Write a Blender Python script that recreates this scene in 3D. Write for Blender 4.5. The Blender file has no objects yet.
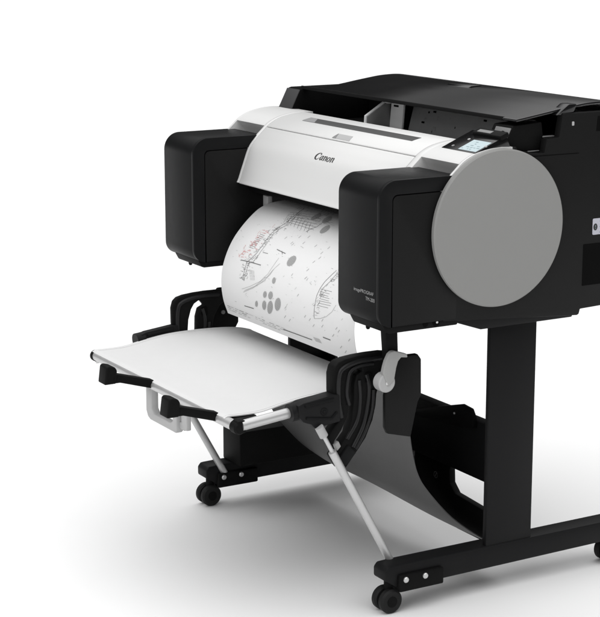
import bpy, bmesh, math, random
from mathutils import Vector, Matrix
R = math.radians
sc = bpy.context.scene
col = sc.collection
STROKES=[[13,1,-1708,772,-1459,1148,-1445,1476,-1566,1670,-1641,1876,-1646,2202,-1712,2431,-1832,2582,-1986,2710,-1978,2883,-1969,3149],[9,1,-1444,1013,-1298,1479,-1457,1681,-1537,1843,-1525,2180,-1611,2492,-1721,2664],[16,1,-2285,2710,-1853,2687,-1324,2676],[10,1,-1847,2696,-1888,2867,-1916,3164],[8,2,-1992,3371,-1605,3240,-1167,3048,-897,2818,-777,2575,-702,2383],[8,2,-1793,3360,-1277,3163,-958,2973,-739,2693,-554,2501],[7,1,-1498,1437,-188,1448],[7,1,-1539,1381,-230,1357],[7,1,-1587,1322,-289,1260],[7,1,-1642,1260,-373,1152],[7,1,-1708,1193,-495,1024],[7,1,-1788,1120,-660,873],[6,1,-1715,1195,-1534,1494],[6,1,-1546,1206,-1357,1506],[6,1,-1379,1216,-1182,1517],[6,1,-1213,1226,-1008,1528],[6,1,-1049,1236,-835,1539],[6,1,-886,1246,-663,1550],[6,1,-724,1255,-493,1560],[6,1,-564,1265,-324,1571],[14,1,-401,1561,-329,1444,-198,1342,-216,1120,-336,878],[7,1,-2179,2353,-1949,2356],[7,1,-2157,2305,-1926,2308],[7,1,-2137,2257,-1906,2261],[7,1,-2119,2209,-1888,2213],[7,1,-2103,2160,-1873,2164],[7,1,-2090,2111,-1860,2115],[7,1,-2079,2062,-1848,2066],[7,1,-2069,2012,-1838,2017],[7,1,-2060,1962,-1829,1967],[6,2,-1785,2874,-1526,2864],[6,2,-1756,2909,-1504,2894],[6,2,-1729,2943,-1483,2925],[6,2,-1703,2977,-1463,2955],[6,2,-1678,3012,-1444,2986],[6,2,-1655,3047,-1426,3017],[6,2,-1632,3081,-1409,3047],[15,1,-976,2202,-716,2225,-537,2236],[12,1,-740,2202,-644,2277],[10,1,-1473,2373,-1241,2364],[13,2,-519,2000,-483,1929],[13,2,-967,1897,-935,1824],[13,2,-474,1769,-448,1694],[13,2,-149,1886,-118,1814],[13,2,-147,1702,-125,1627],[13,2,372,1871,402,1799],[13,2,889,1825,916,1753],[13,2,704,2255,751,2187],[13,2,832,2122,871,2053],[13,2,634,2472,694,2406],[13,2,684,2658,753,2592],[13,2,777,1993,812,1923],[13,2,-595,1974,-560,1902],[11,1,1739,2251,1632,2406,1512,2570,1426,2740,1376,2922,1375,3135,1366,3347,1386,3439],[8,2,1386,3439,1639,3390,1885,3301,2108,3154,2225,2976],[9,1,1828,2293,1695,2547,1523,2733,1496,2900],[6,1,1456,2756,1918,2731],[6,1,1472,2808,1858,2796],[6,1,1485,2859,1840,2853],[6,1,1496,2911,1902,2894],[6,1,1506,2962,1907,2946],[6,1,1512,3014,2020,2978],[6,1,1516,3066,2012,3032],[6,1,1517,3119,1935,3098],[9,2,-1927,3436,-1471,3259,-1024,3025,-795,2816,-709,2659],[8,2,-1867,3386,-1368,3196,-917,2894],[18,1,-1949,3777,-1480,3757],[10,1,-2908,3961,-2752,3963],[11,2,-2727,3963,-2592,3964],[7,1,-2518,3965,-2347,3967],[11,1,-2310,3967,-2072,3970],[11,1,-1993,3971,-1869,3972],[6,2,-1841,3972,-1606,3975],[6,1,-1507,3976,-1429,3977],[6,1,-1357,3977,-1269,3978],[10,1,-1183,3979,-1050,3981],[8,1,-839,3983,-602,3985],[7,1,-527,3986,-348,3988],[6,2,-287,3989,-85,3991],[8,1,-2907,4014,-2742,4015],[7,2,-2653,4016,-2573,4017],[10,1,-2546,4017,-2432,4018],[9,2,-2370,4019,-2270,4020],[12,1,-2207,4021,-1960,4023],[6,2,-1535,4027,-1431,4028],[6,1,-1331,4029,-1084,4031],[7,2,-1000,4032,-788,4034],[12,2,-729,4035,-557,4036],[10,2,-371,4038,-144,4040],[10,2,-2908,4068,-2790,4069],[7,1,-2755,4069,-2516,4071],[12,2,-2412,4072,-2241,4073],[12,2,-2156,4074,-2015,4075],[11,2,-1945,4076,-1819,4077],[6,1,-1218,4082,-1012,4084],[9,2,-966,4084,-734,4086],[8,1,-703,4087,-548,4088],[6,1,-495,4088,-381,4089],[22,1,-200,4026,428,4014,1111,4005],[10,2,1210,3917,1498,3912],[10,2,1228,3943,1515,3937],[10,2,1244,3968,1532,3963],[10,2,1260,3995,1547,3989],[22,1,1679,3815,1998,3814],[12,2,578,3084,628,3021],[12,2,941,3499,1019,3430],[12,2,1143,3535,1222,3466],[12,2,1285,3648,1371,3577],[12,2,1683,3579,1763,3509],[12,2,-6,3696,89,3621],[12,2,60,3460,138,3391],[12,2,2286,3511,2360,3444],[12,2,2378,3556,2454,3488],[12,2,2512,4012,2624,3928],[12,2,2361,3931,2464,3851],[12,2,784,2676,813,2614],[12,2,109,2685,140,2623],[12,2,1698,3442,1769,3376],[12,2,2789,3673,2871,3602],[12,2,2111,3708,2197,3635],[12,2,194,3741,291,3665],[5,2,-1845,2412,-1745,2408],[7,1,-1912,2792,-1887,2765],[6,2,-1549,1978,-1527,1926],[5,1,-1460,1424,-1384,1425],[6,1,-1255,1699,-1255,1627],[9,2,-1735,2273,-1633,2272],[6,1,-1605,1823,-1565,1823],[7,2,-1761,2409,-1739,2371],[9,2,-1514,1538,-1466,1538],[9,2,-1765,2874,-1708,2871],[9,2,-1169,1163,-1125,1163],[7,2,-1663,1955,-1575,1954],[7,2,-1683,2899,-1659,2875],[8,2,-2085,3122,-2027,3073],[5,1,-1389,1505,-1383,1451],[6,2,-1724,1145,-1694,1144],[9,2,-1661,2130,-1562,2128],[5,2,-1821,2916,-1748,2857],[9,2,-1516,1952,-1478,1951],[7,1,-2015,3058,-1975,3028],[9,1,-1467,1225,-1480,1189],[5,2,-1302,1318,-1337,1233],[9,2,-1995,2590,-1967,2552],[7,1,-1970,2742,-1867,2740],[9,2,-1669,2113,-1659,2077],[9,1,-1813,1867,-1805,1799],[5,1,-2148,2859,-2044,2854],[8,2,-1504,1651,-1455,1650],[6,2,-1514,1420,-1513,1364],[6,1,-1802,2671,-1739,2670],[9,1,-1650,2492,-1604,2491],[6,1,-1557,1860,-1550,1840],[9,2,-1635,2494,-1620,2477],[8,1,-2051,2897,-1947,2893],[9,2,-1845,1826,-1842,1788],[7,2,-1778,2027,-1713,2027],[6,2,-1805,3041,-1748,3039],[6,2,-1762,2346,-1686,2344],[9,1,-2107,3138,-2034,3087],[5,2,-1658,2540,-1622,2501],[9,1,-1621,2238,-1583,2237],[7,1,-1657,1689,-1628,1689],[8,2,-1957,3011,-1906,3010],[9,1,-1715,1766,-1639,1764],[6,1,-1496,905,-1418,903],[5,2,-1690,2208,-1617,2207],[8,2,-1682,2632,-1656,2607],[7,1,-1925,2343,-1891,2296],[8,2,-2159,3036,-2105,3034],[7,2,-1829,2366,-1776,2366],[5,1,-2095,3117,-2022,3114],[8,1,-1510,1723,-1508,1646],[8,1,-1984,3136,-1888,3133],[5,1,-1784,2679,-1684,2677],[8,1,-1499,2073,-1467,2072],[5,2,-1625,1749,-1568,1748],[9,1,-1568,1170,-1608,1111],[7,1,-1726,2667,-1659,2665],[9,1,-1633,1714,-1549,1712],[8,1,-2079,2962,-2039,2960],[6,2,-1483,2352,-1453,2312],[5,1,-1652,2248,-1640,2229],[9,2,-2151,3125,-2062,3122],[6,2,-1835,2885,-1778,2884],[9,2,-2050,2883,-2013,2845],[8,2,-1983,3099,-1875,3096],[9,2,-1399,1103,-1426,1061],[9,2,-1866,2616,-1815,2614],[9,2,-1573,2141,-1565,2113],[8,1,-1381,1470,-1385,1438],[8,2,-1388,2144,-1332,2143],[7,1,-1599,2132,-1583,2075],[8,2,-1823,2711,-1792,2711],[6,2,-2040,2956,-2010,2927],[7,2,-1336,1536,-1240,1533],[5,2,-1472,814,-1412,815],[9,1,-1993,3025,-1901,3022],[6,2,-1954,2588,-1864,2585],[5,2,-1850,2055,-1748,2054],[7,1,-1298,1632,-1211,1631],[6,2,-1713,2397,-1683,2396],[8,1,-1781,2426,-1748,2369],[9,2,-1577,2350,-1546,2290],[9,1,-1544,1377,-1548,1318],[9,1,-1635,1757,-1632,1695],[9,1,-1548,1077,-1461,1077],[8,2,-1877,2434,-1798,2432],[6,1,-1570,1672,-1532,1671],[5,1,-1626,1682,-1594,1682],[5,2,-1364,1084,-1275,1082],[9,1,-1327,1383,-1288,1383],[8,1,-1715,1704,-1709,1678],[7,1,-1696,1900,-1621,1900],[8,1,-1542,2241,-1528,2220],[6,1,-1805,3097,-1752,3052],[6,1,-1492,1517,-1423,1517],[7,1,-2137,2795,-2114,2775],[5,2,-1353,1448,-1351,1423],[9,1,-1869,3046,-1826,3015],[8,2,-1953,2829,-1885,2826],[7,2,-1827,813,-1762,811],[8,1,-1669,2044,-1571,2041],[6,2,-2021,2879,-1939,2875],[6,1,-1326,1181,-1358,1116],[9,1,-1591,1722,-1589,1657],[7,1,-1584,2173,-1531,2172],[9,2,-1937,2660,-1866,2659],[6,1,-1464,2001,-1453,1950],[5,2,-1469,1629,-1393,1630],[8,2,-1896,2775,-1823,2772],[6,2,-1631,1666,-1625,1635],[7,2,-1411,1521,-1342,1520],[5,2,-1635,1519,-1555,1519],[8,1,-1464,1390,-1465,1359],[5,1,-2150,2957,-2054,2954],[8,2,-1399,1351,-1316,1349],[8,1,-1936,2781,-1835,2777],[7,1,-1643,1907,-1589,1907],[9,1,-1448,1629,-1420,1629],[7,2,-2135,2666,-2032,2663],[9,2,-2216,422,-2122,426],[7,2,-1376,1330,-1290,1330],[7,1,-1606,2012,-1544,2012],[7,1,-1600,1706,-1500,1703],[5,1,-1809,2395,-1795,2371],[7,2,-1843,701,-1905,647],[5,1,-1666,2941,-1635,2916],[5,2,-2171,3065,-2104,3063],[8,1,-2147,2809,-2045,2805],[9,2,-1583,1660,-1571,1600],[8,2,-1704,802,-1806,710],[6,2,-1868,2885,-1808,2884],[5,2,-1492,1909,-1471,1854],[9,2,-1533,1020,-1602,932],[5,2,-1252,1486,-1154,1486],[5,1,-1249,1241,-1195,1242],[7,2,-1457,1772,-1447,1739],[5,2,-1940,3146,-1890,3143],[7,1,-1555,1412,-1526,1413],[9,1,-1798,2804,-1777,2785],[7,2,-1735,2351,-1721,2325],[9,1,-1638,2584,-1588,2513],[9,2,-1720,2529,-1643,2527],[7,1,-2029,2898,-1964,2896],[6,2,-1515,2343,-1478,2343],[6,1,-1473,1796,-1469,1732],[7,2,-1864,2547,-1842,2515],[7,1,-1902,2951,-1852,2902],[5,2,-1751,2071,-1671,2069],[7,1,-1554,1247,-1478,1248],[6,1,-1929,2604,-1910,2585],[6,2,-2016,3056,-1970,3015],[7,1,-1564,1755,-1550,1704],[5,2,-1735,2530,-1694,2486],[5,1,-2062,3119,-2004,3078],[9,1,-1878,3043,-1803,2974],[7,1,-1771,2076,-1669,2075],[5,2,-1690,1957,-1639,1956],[9,1,-1603,1890,-1527,1889],[9,1,-1800,2628,-1751,2564],[5,2,-1449,1006,-1546,903],[5,2,-1991,2998,-1949,2966],[7,2,-1408,1130,-1327,1128],[8,2,-1619,2049,-1607,1998],[5,1,-1842,3004,-1804,3003],[6,2,-1341,1156,-1389,1089],[6,1,-2038,3131,-1967,3129],[6,2,-2042,3103,-1970,3101],[6,2,-1806,1820,-1801,1762],[6,1,-1730,2182,-1695,2181],[6,2,-1591,2128,-1567,2080],[9,2,-1850,2958,-1813,2956],[6,2,-2004,2648,-1959,2647],[8,1,-2016,2565,-1969,2498],[6,1,-1870,2969,-1808,2967],[9,2,-1905,2743,-1847,2675],[9,2,-1986,2640,-1944,2585],[8,2,-2053,2641,-2028,2618],[9,1,-1905,2758,-1859,2717],[8,2,-1324,1521,-1318,1467],[8,1,-1595,1977,-1495,1976],[6,2,-2015,2740,-1962,2739],[5,1,-2019,2716,-1948,2714],[9,2,-1584,2153,-1570,2128],[8,1,-1665,2160,-1578,2157],[8,1,-1838,593,-1794,593],[5,1,-1420,1281,-1375,1280],[9,1,-1664,1755,-1623,1755],[6,1,-1542,1647,-1483,1647],[9,2,-1778,2564,-1689,2563],[7,2,1088,2617,1160,2647],[7,2,-588,1445,-480,1484],[5,2,-489,1395,-504,1347],[7,2,-2296,2662,-2273,2630],[7,2,-1995,2490,-1926,2491],[7,2,-70,1973,5,1976],[7,2,643,1877,684,1879],[6,2,-791,2927,-763,2910],[5,2,1002,2067,1008,2027],[5,2,95,2938,114,2937],[4,2,-793,1052,-859,979],[6,2,-582,1723,-557,1725],[7,2,-1030,2916,-958,2918],[8,2,944,2693,1042,2733],[5,2,-1139,1227,-1088,1228],[4,2,-1690,2189,-1663,2158],[6,2,-688,1572,-649,1573],[5,2,-2745,2276,-2733,2241],[5,2,-367,956,-426,895],[5,2,-2716,2159,-2637,2158],[6,2,-154,1959,-78,1960],[6,2,243,1540,255,1513],[6,2,-1693,1389,-1639,1390],[4,2,-1702,2795,-1618,2795],[6,2,-497,2864,-458,2865],[7,2,-272,1029,-295,1003],[5,2,-2330,2708,-2275,2729],[7,2,-1456,1856,-1433,1822],[6,2,-223,2769,-172,2733],[4,2,-2913,2282,-2868,2239],[8,2,-1495,1809,-1409,1813],[4,2,617,1658,692,1662],[4,2,571,2390,619,2391],[5,2,-834,565,-753,576],[4,2,-435,1979,-377,1979],[5,2,-1922,1700,-1889,1700],[7,2,-624,2320,-571,2321],[8,2,-1858,2031,-1852,1984],[4,2,-2099,1301,-2111,1274],[4,2,-975,1299,-813,1357],[7,2,1509,2238,1584,2241],[5,2,-2467,1746,-2427,1747],[6,2,-1321,3161,-1245,3163],[5,2,-2871,1532,-2853,1493],[5,2,-1149,1271,-1040,1310],[5,2,-1821,1489,-1825,1469],[7,2,-1642,2567,-1613,2578],[5,2,-793,1786,-746,1788],[4,2,-1512,2971,-1453,2970],[6,2,-2709,2691,-2672,2691],[6,2,-2973,2005,-2892,2033],[4,2,-1325,2734,-1307,2710],[5,2,-67,2463,-3,2462],[4,2,-1412,1870,-1399,1851],[7,2,-817,2283,-778,2298],[5,2,104,2876,186,2877],[5,2,-345,2319,-282,2321],[4,2,1086,2530,1141,2532],[7,2,-870,2323,-838,2324],[4,2,1174,2626,1193,2612],[4,2,-2428,1719,-2377,1722],[7,2,-1066,2621,-1005,2622],[4,2,1420,2382,1461,2384],[8,2,-613,3065,-559,3090],[7,2,-537,869,-452,871],[6,2,-2656,2526,-2587,2528],[7,2,-2208,2298,-2090,2340],[6,2,2521,3258,2574,3209],[5,2,1800,3325,1834,3295],[7,2,138,3376,198,3327],[6,2,2194,2354,2228,2321],[6,2,1797,3633,1829,3616],[7,2,977,2672,1005,2672],[7,2,-2419,3753,-2330,3751],[6,2,398,3608,460,3609],[4,2,2644,2914,2692,2915],[4,2,2456,2681,2504,2682],[7,2,418,2953,470,2893],[5,2,81,3132,119,3133],[7,2,-1287,3311,-1248,3312],[4,2,2379,2352,2432,2354],[4,2,300,2999,330,2999],[5,2,-974,3028,-916,2967],[5,2,2097,2304,2134,2266],[4,2,366,3179,393,3179],[5,2,-882,3527,-791,3460],[5,2,2723,3455,2758,3435],[4,2,355,3278,393,3256],[4,2,129,2718,214,2719],[6,2,913,3283,972,3250],[6,2,-612,2968,-588,2968],[5,2,58,3503,142,3459],[4,2,-1389,3660,-1350,3661],[4,2,2308,3104,2339,3085],[4,2,2313,3647,2372,3646],[4,2,-1823,3514,-1747,3475],[5,2,2315,2973,2357,2923],[5,2,-1746,3519,-1713,3502],[4,2,2555,2669,2591,2613],[6,2,-1166,3903,-1081,3901],[5,2,1998,2863,2043,2864],[5,2,1798,2649,1829,2649],[6,2,2314,2876,2350,2850],[7,2,-502,3343,-445,3312],[7,2,2440,2731,2484,2732],[7,2,-850,3298,-813,3298],[4,2,-864,2914,-808,2916],[5,2,-1833,3478,-1757,3422],[7,2,2496,2858,2561,2859],[6,2,1184,2719,1208,2685],[7,2,1379,3273,1442,3273],[6,2,2176,3101,2250,3101],[6,1,1792,2500,1856,2501],[8,2,1466,2899,1516,2843],[7,2,1432,3080,1470,3044],[5,1,1482,2889,1558,2887],[6,2,1584,2876,1664,2875],[5,1,1784,2318,1806,2268],[5,2,1451,2889,1489,2889],[5,2,1807,2364,1833,2311],[7,1,1485,3119,1541,3067],[7,2,1491,2849,1579,2847],[7,2,1463,2803,1485,2776],[7,2,1981,2335,2046,2334],[7,2,1261,3154,1315,3107],[8,1,1628,2763,1687,2763],[5,2,1546,3233,1627,3230],[6,2,1389,3355,1458,3353],[5,1,1856,2364,1926,2365],[5,2,1520,3218,1588,3159],[6,1,1794,2476,1863,2477],[6,1,1528,3009,1571,3009],[8,2,1524,2903,1591,2901],[7,2,1361,3129,1418,3128],[7,2,1776,2454,1857,2453],[7,1,1485,3162,1567,3160],[5,1,1536,2863,1588,2862],[6,1,1402,3039,1454,3039],[7,2,1843,2580,1923,2579],[5,1,1633,2908,1688,2848],[8,2,1785,2236,1795,2208],[6,2,1664,2473,1709,2472],[5,2,1737,2489,1757,2457],[5,1,1491,3290,1576,3287],[7,2,1716,2522,1795,2521],[6,1,1460,3124,1500,3124],[5,1,1444,3027,1478,2994],[7,1,1571,2869,1622,2810],[5,2,1450,3349,1510,3349],[8,1,1320,3166,1356,3134],[5,2,1395,3302,1443,3262],[5,1,1458,3182,1493,3181],[7,2,1817,2373,1899,2374],[6,1,1531,2947,1590,2883],[5,2,1860,2401,1940,2402],[6,2,1740,2511,1791,2511],[7,2,1808,2416,1887,2417],[6,1,1836,2378,1867,2379],[5,2,1830,2309,1879,2308],[6,2,1484,2886,1539,2886],[5,1,1553,3275,1598,3274],[5,1,1507,3037,1575,3037],[7,1,1435,2722,1457,2693],[7,1,1501,3089,1556,3037],[7,2,1712,2456,1751,2456],[8,2,1427,3283,1499,3280],[5,2,1718,2462,1775,2463],[6,2,1496,3010,1533,3009],[6,2,1850,2469,1879,2419],[8,1,1846,2330,1890,2330],[8,1,1861,2290,1946,2292],[8,2,1496,2743,1532,2743],[7,1,1729,2508,1747,2479],[7,2,1478,3314,1511,3288],[6,2,1492,2882,1580,2882],[5,2,1405,2985,1454,2935],[5,2,1571,2816,1590,2794],[7,2,1627,2766,1707,2765],[7,2,1314,3388,1386,3385],[6,2,1553,2716,1589,2716],[8,2,1758,2493,1783,2452],[5,1,1626,2664,1671,2603],[6,2,1790,2463,1840,2464],[7,1,1462,2838,1482,2815],[8,1,1717,2509,1767,2509],[6,2,1544,2871,1621,2871],[5,1,1468,3298,1550,3295],[6,2,53,1187,137,1188],[9,2,-1067,688,-1214,512],[5,2,-882,1025,-686,1026],[5,2,60,1148,28,1022],[8,2,-469,981,-308,982],[6,2,-450,861,-531,744],[10,2,-1133,1208,-1039,1208],[11,2,-605,1047,-483,1048],[6,2,-325,1059,-165,1062],[10,2,-69,1102,-1,1102],[5,2,-177,1117,-71,1117],[9,2,-1675,942,-1520,946],[10,2,-1102,1250,-1102,1141],[6,2,-400,1290,-389,1220],[9,2,-1848,892,-2004,681],[11,2,-855,1358,-788,1358],[6,2,-573,1336,-377,1338],[6,2,-948,825,-1079,654],[8,2,-1148,1060,-1166,1011],[5,2,-939,706,-1096,516],[6,2,117,1153,299,1153],[7,2,-1283,843,-1207,844],[7,2,-1885,925,-1719,930],[8,2,-1484,739,-1366,741],[7,2,-577,1073,-590,1034],[7,2,-1320,1095,-1122,1096],[6,2,-504,1201,-321,1204],[8,2,-300,911,-222,913],[6,2,-792,1123,-679,1125],[6,2,-550,1215,-554,1133],[6,2,-101,1189,-119,1070],[8,2,-1534,1124,-1327,1127],[11,2,-623,1032,-707,866],[8,2,-644,960,-515,963],[8,2,-894,1174,-815,1175],[9,2,-1653,692,-1555,696],[6,2,-175,1088,17,1088],[7,2,-697,830,-816,672],[6,2,-950,1384,-931,1341],[5,2,-394,1170,-410,1077],[10,2,-798,1010,-622,1014],[5,2,-1686,714,-1806,570],[10,2,-1233,344,-1075,353],[9,2,-924,786,-763,788],[11,2,-1281,1209,-1282,1162],[10,2,-598,840,-729,663],[7,2,-309,1060,-186,1060],[5,2,-1942,877,-1812,881],[6,2,-1219,1218,-1060,1220],[9,2,-1009,496,-896,501],[6,2,-515,748,-667,557],[9,2,-1376,490,-1559,288],[6,2,-275,1036,-315,946],[7,2,-854,917,-934,792],[8,2,-280,1237,-145,1237],[7,2,-1191,1220,-988,1220],[5,2,-656,1073,-513,1074],[11,2,-1293,524,-1148,530],[9,2,-171,987,-84,989],[7,2,-1728,925,-1862,732],[5,2,-703,1167,-652,1168],[8,2,-1452,1106,-1288,1109],[11,2,-289,1083,-161,1083],[9,2,-1028,1048,-952,1049],[7,2,-66,1133,-74,1091],[7,2,-1107,1397,-1083,1342],[7,2,-1482,629,-1402,630],[7,2,-268,954,-75,955],[7,2,-124,1198,-73,1198],[5,2,-13,1118,52,1118],[5,2,-719,866,-539,871],[8,2,-816,1336,-793,1243],[8,2,-142,1170,36,1170],[6,2,4,1074,149,1077],[6,2,-1015,541,-850,548],[8,2,-869,1291,-858,1227],[8,2,-926,1163,-849,1163],[8,2,-237,998,-108,999],[5,2,-1044,1133,-961,1133],[10,2,-1424,891,-1500,780],[8,2,-1437,1140,-1239,1141],[11,2,-1216,1297,-1203,1189],[8,2,-394,1162,-304,1162],[6,2,-417,1114,-456,995],[11,2,-707,1381,-587,1382],[8,2,-819,657,-728,659],[7,2,-1282,857,-1198,858],[5,2,-968,652,-1021,588],[7,2,-490,1189,-496,1124],[5,2,-1014,1197,-1024,1105]]
REDS=[[5,-1949,1845,-1891,1844],[7,-1992,2250,-1903,2249],[7,-2032,2518,-1891,2514],[7,-2133,2022,-2089,2022],[5,-1808,2361,-1753,2360],[5,-2330,2498,-2206,2497],[4,-1956,2032,-1917,2032],[5,-2045,2231,-1899,2229],[5,-2337,2555,-2299,2502],[6,-2391,2424,-2346,2346],[7,-2140,2315,-2106,2242],[4,-2121,2414,-2018,2412],[6,-2141,2435,-2016,2433],[7,-2386,2572,-2242,2570],[5,-2252,2207,-2204,2206],[5,-1916,1863,-1778,1861],[6,-2085,1948,-2077,1904],[7,-2343,2548,-2272,2444],[5,-2174,1981,-2157,1879],[7,-2125,2022,-2118,1994],[5,-1801,1703,-1801,1592],[7,-2219,2223,-2121,2221],[6,-2382,2342,-2340,2341],[4,-2496,2587,-2455,2586],[6,-2155,2283,-2058,2281],[6,-2465,2614,-2412,2613],[6,-2158,2254,-2052,2252],[7,-1942,2269,-1891,2268],[5,-2139,2331,-2099,2330],[4,-2116,2224,-2013,2223],[4,-2135,2483,-2095,2482],[5,-2026,1912,-1886,1911],[6,-2033,1857,-2028,1813],[7,-2121,2058,-2028,2058],[6,-2180,2301,-2039,2298],[7,-1919,1829,-1841,1828],[7,-2104,2264,-2060,2263],[6,-2176,2441,-2043,2440],[5,-2104,1838,-1965,1838],[6,-1748,2190,-1736,2156],[6,-1904,2341,-1780,2339],[4,-1841,1876,-1709,1875],[5,-2364,2448,-2339,2407],[7,-2122,2191,-1988,2189],[5,-2066,2215,-2015,2214],[5,-1929,2145,-1882,2145],[6,-2353,2552,-2290,2551],[7,-2350,2487,-2199,2485],[7,-2325,2630,-2197,2627],[6,-2184,2487,-2109,2485],[4,-2133,2110,-2091,2110],[6,-2155,2612,-2087,2611],[7,-1952,1905,-1842,1905],[5,-2408,2649,-2362,2648],[6,-2096,2169,-2026,2169],[5,-2042,2091,-2018,1990],[4,-2149,2075,-2005,2073],[7,-1912,2040,-1903,2004],[5,-1945,2129,-1929,2071],[7,-1945,2298,-1904,2202],[4,-2263,2587,-2206,2508],[7,-2028,2143,-1915,2141],[6,-2292,2491,-2248,2490],[7,-2441,2658,-2362,2556]]
BLOBS=[[-89,2224,-35,2246,3,2286,18,2336,6,2389,-30,2438,-84,2475,-147,2494,-207,2493,-257,2471,-289,2433,-299,2383,-288,2329,-256,2280,-208,2242,-150,2223],[-478,2911,-480,2940,-495,2965,-519,2983,-550,2991,-581,2988,-608,2974,-628,2952,-638,2924,-637,2896,-623,2870,-601,2852,-571,2844,-540,2847,-511,2861,-489,2883],[181,1207,238,1239,283,1288,306,1344,303,1398,276,1444,233,1476,181,1489,130,1482,86,1455,54,1412,39,1359,38,1303,51,1251,80,1213,125,1197],[-364,810,-276,862,-190,933,-125,1009,-93,1079,-94,1134,-123,1168,-170,1179,-226,1167,-284,1132,-341,1077,-396,1006,-441,929,-469,859,-469,808,-434,791],[-875,793,-795,841,-713,913,-649,993,-613,1069,-610,1130,-634,1170,-674,1186,-721,1179,-770,1148,-818,1095,-866,1023,-910,943,-942,866,-954,807,-932,780],[-782,3290,-792,3321,-814,3349,-845,3370,-880,3381,-913,3380,-939,3366,-955,3343,-958,3314,-948,3283,-928,3255,-899,3234,-865,3224,-832,3225,-804,3238,-787,3261],[-498,3262,-509,3299,-536,3333,-574,3358,-617,3371,-658,3370,-690,3354,-710,3326,-715,3291,-704,3254,-680,3220,-645,3196,-604,3183,-563,3185,-528,3200,-505,3227],[-814,3548,-831,3594,-863,3637,-904,3670,-948,3687,-986,3686,-1013,3666,-1026,3632,-1023,3587,-1007,3541,-978,3499,-942,3468,-903,3452,-864,3454,-833,3472,-815,3505],[-505,3546,-538,3612,-591,3672,-653,3717,-713,3739,-760,3734,-787,3702,-792,3650,-776,3586,-744,3520,-700,3462,-649,3421,-596,3402,-548,3407,-512,3436,-496,3484],[-121,3402,-145,3465,-190,3522,-249,3565,-309,3586,-360,3581,-394,3552,-409,3503,-404,3442,-381,3380,-344,3324,-295,3285,-242,3266,-189,3270,-147,3297,-122,3343],[-1227,3592,-1239,3623,-1261,3651,-1290,3673,-1319,3684,-1345,3684,-1363,3671,-1372,3648,-1369,3619,-1357,3588,-1336,3560,-1311,3539,-1283,3528,-1257,3529,-1237,3541,-1226,3563]]


# ------------------------------------------------------------------ materials
def mat(name, rgb, rough=.5, spec=.5, metal=0., noise=0., nscale=60., bump=0., bscale=900., rvar=0., emit=None, coat=0.):
    m = bpy.data.materials.new(name); m.use_nodes = True
    nt = m.node_tree; b = nt.nodes['Principled BSDF']
    b.inputs['Base Color'].default_value = (*rgb, 1)
    b.inputs['Roughness'].default_value = rough
    b.inputs['Specular IOR Level'].default_value = spec
    b.inputs['Metallic'].default_value = metal
    b.inputs['Coat Weight'].default_value = coat
    tc = nt.nodes.new('ShaderNodeTexCoord')
    if noise or rvar:
        n = nt.nodes.new('ShaderNodeTexNoise'); n.inputs['Scale'].default_value = nscale; n.inputs['Detail'].default_value = 6
        nt.links.new(tc.outputs['Object'], n.inputs['Vector'])
        if noise:
            mx = nt.nodes.new('ShaderNodeMix'); mx.data_type = 'RGBA'
            mx.inputs['A'].default_value = (*[c * (1 - noise) for c in rgb], 1)
            mx.inputs['B'].default_value = (*[min(1, c * (1 + noise)) for c in rgb], 1)
            nt.links.new(n.outputs['Fac'], mx.inputs['Factor']); nt.links.new(mx.outputs['Result'], b.inputs['Base Color'])
        if rvar:
            mr = nt.nodes.new('ShaderNodeMapRange')
            mr.inputs['To Min'].default_value = rough - rvar; mr.inputs['To Max'].default_value = rough + rvar
            nt.links.new(n.outputs['Fac'], mr.inputs['Value']); nt.links.new(mr.outputs['Result'], b.inputs['Roughness'])
    if bump:
        n2 = nt.nodes.new('ShaderNodeTexNoise'); n2.inputs['Scale'].default_value = bscale; n2.inputs['Detail'].default_value = 3
        nt.links.new(tc.outputs['Object'], n2.inputs['Vector'])
        bp = nt.nodes.new('ShaderNodeBump'); bp.inputs['Strength'].default_value = bump; bp.inputs['Distance'].default_value = .001
        nt.links.new(n2.outputs['Fac'], bp.inputs['Height']); nt.links.new(bp.outputs['Normal'], b.inputs['Normal'])
    if emit:
        b.inputs['Emission Color'].default_value = (*rgb, 1); b.inputs['Emission Strength'].default_value = emit
    return m

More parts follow.
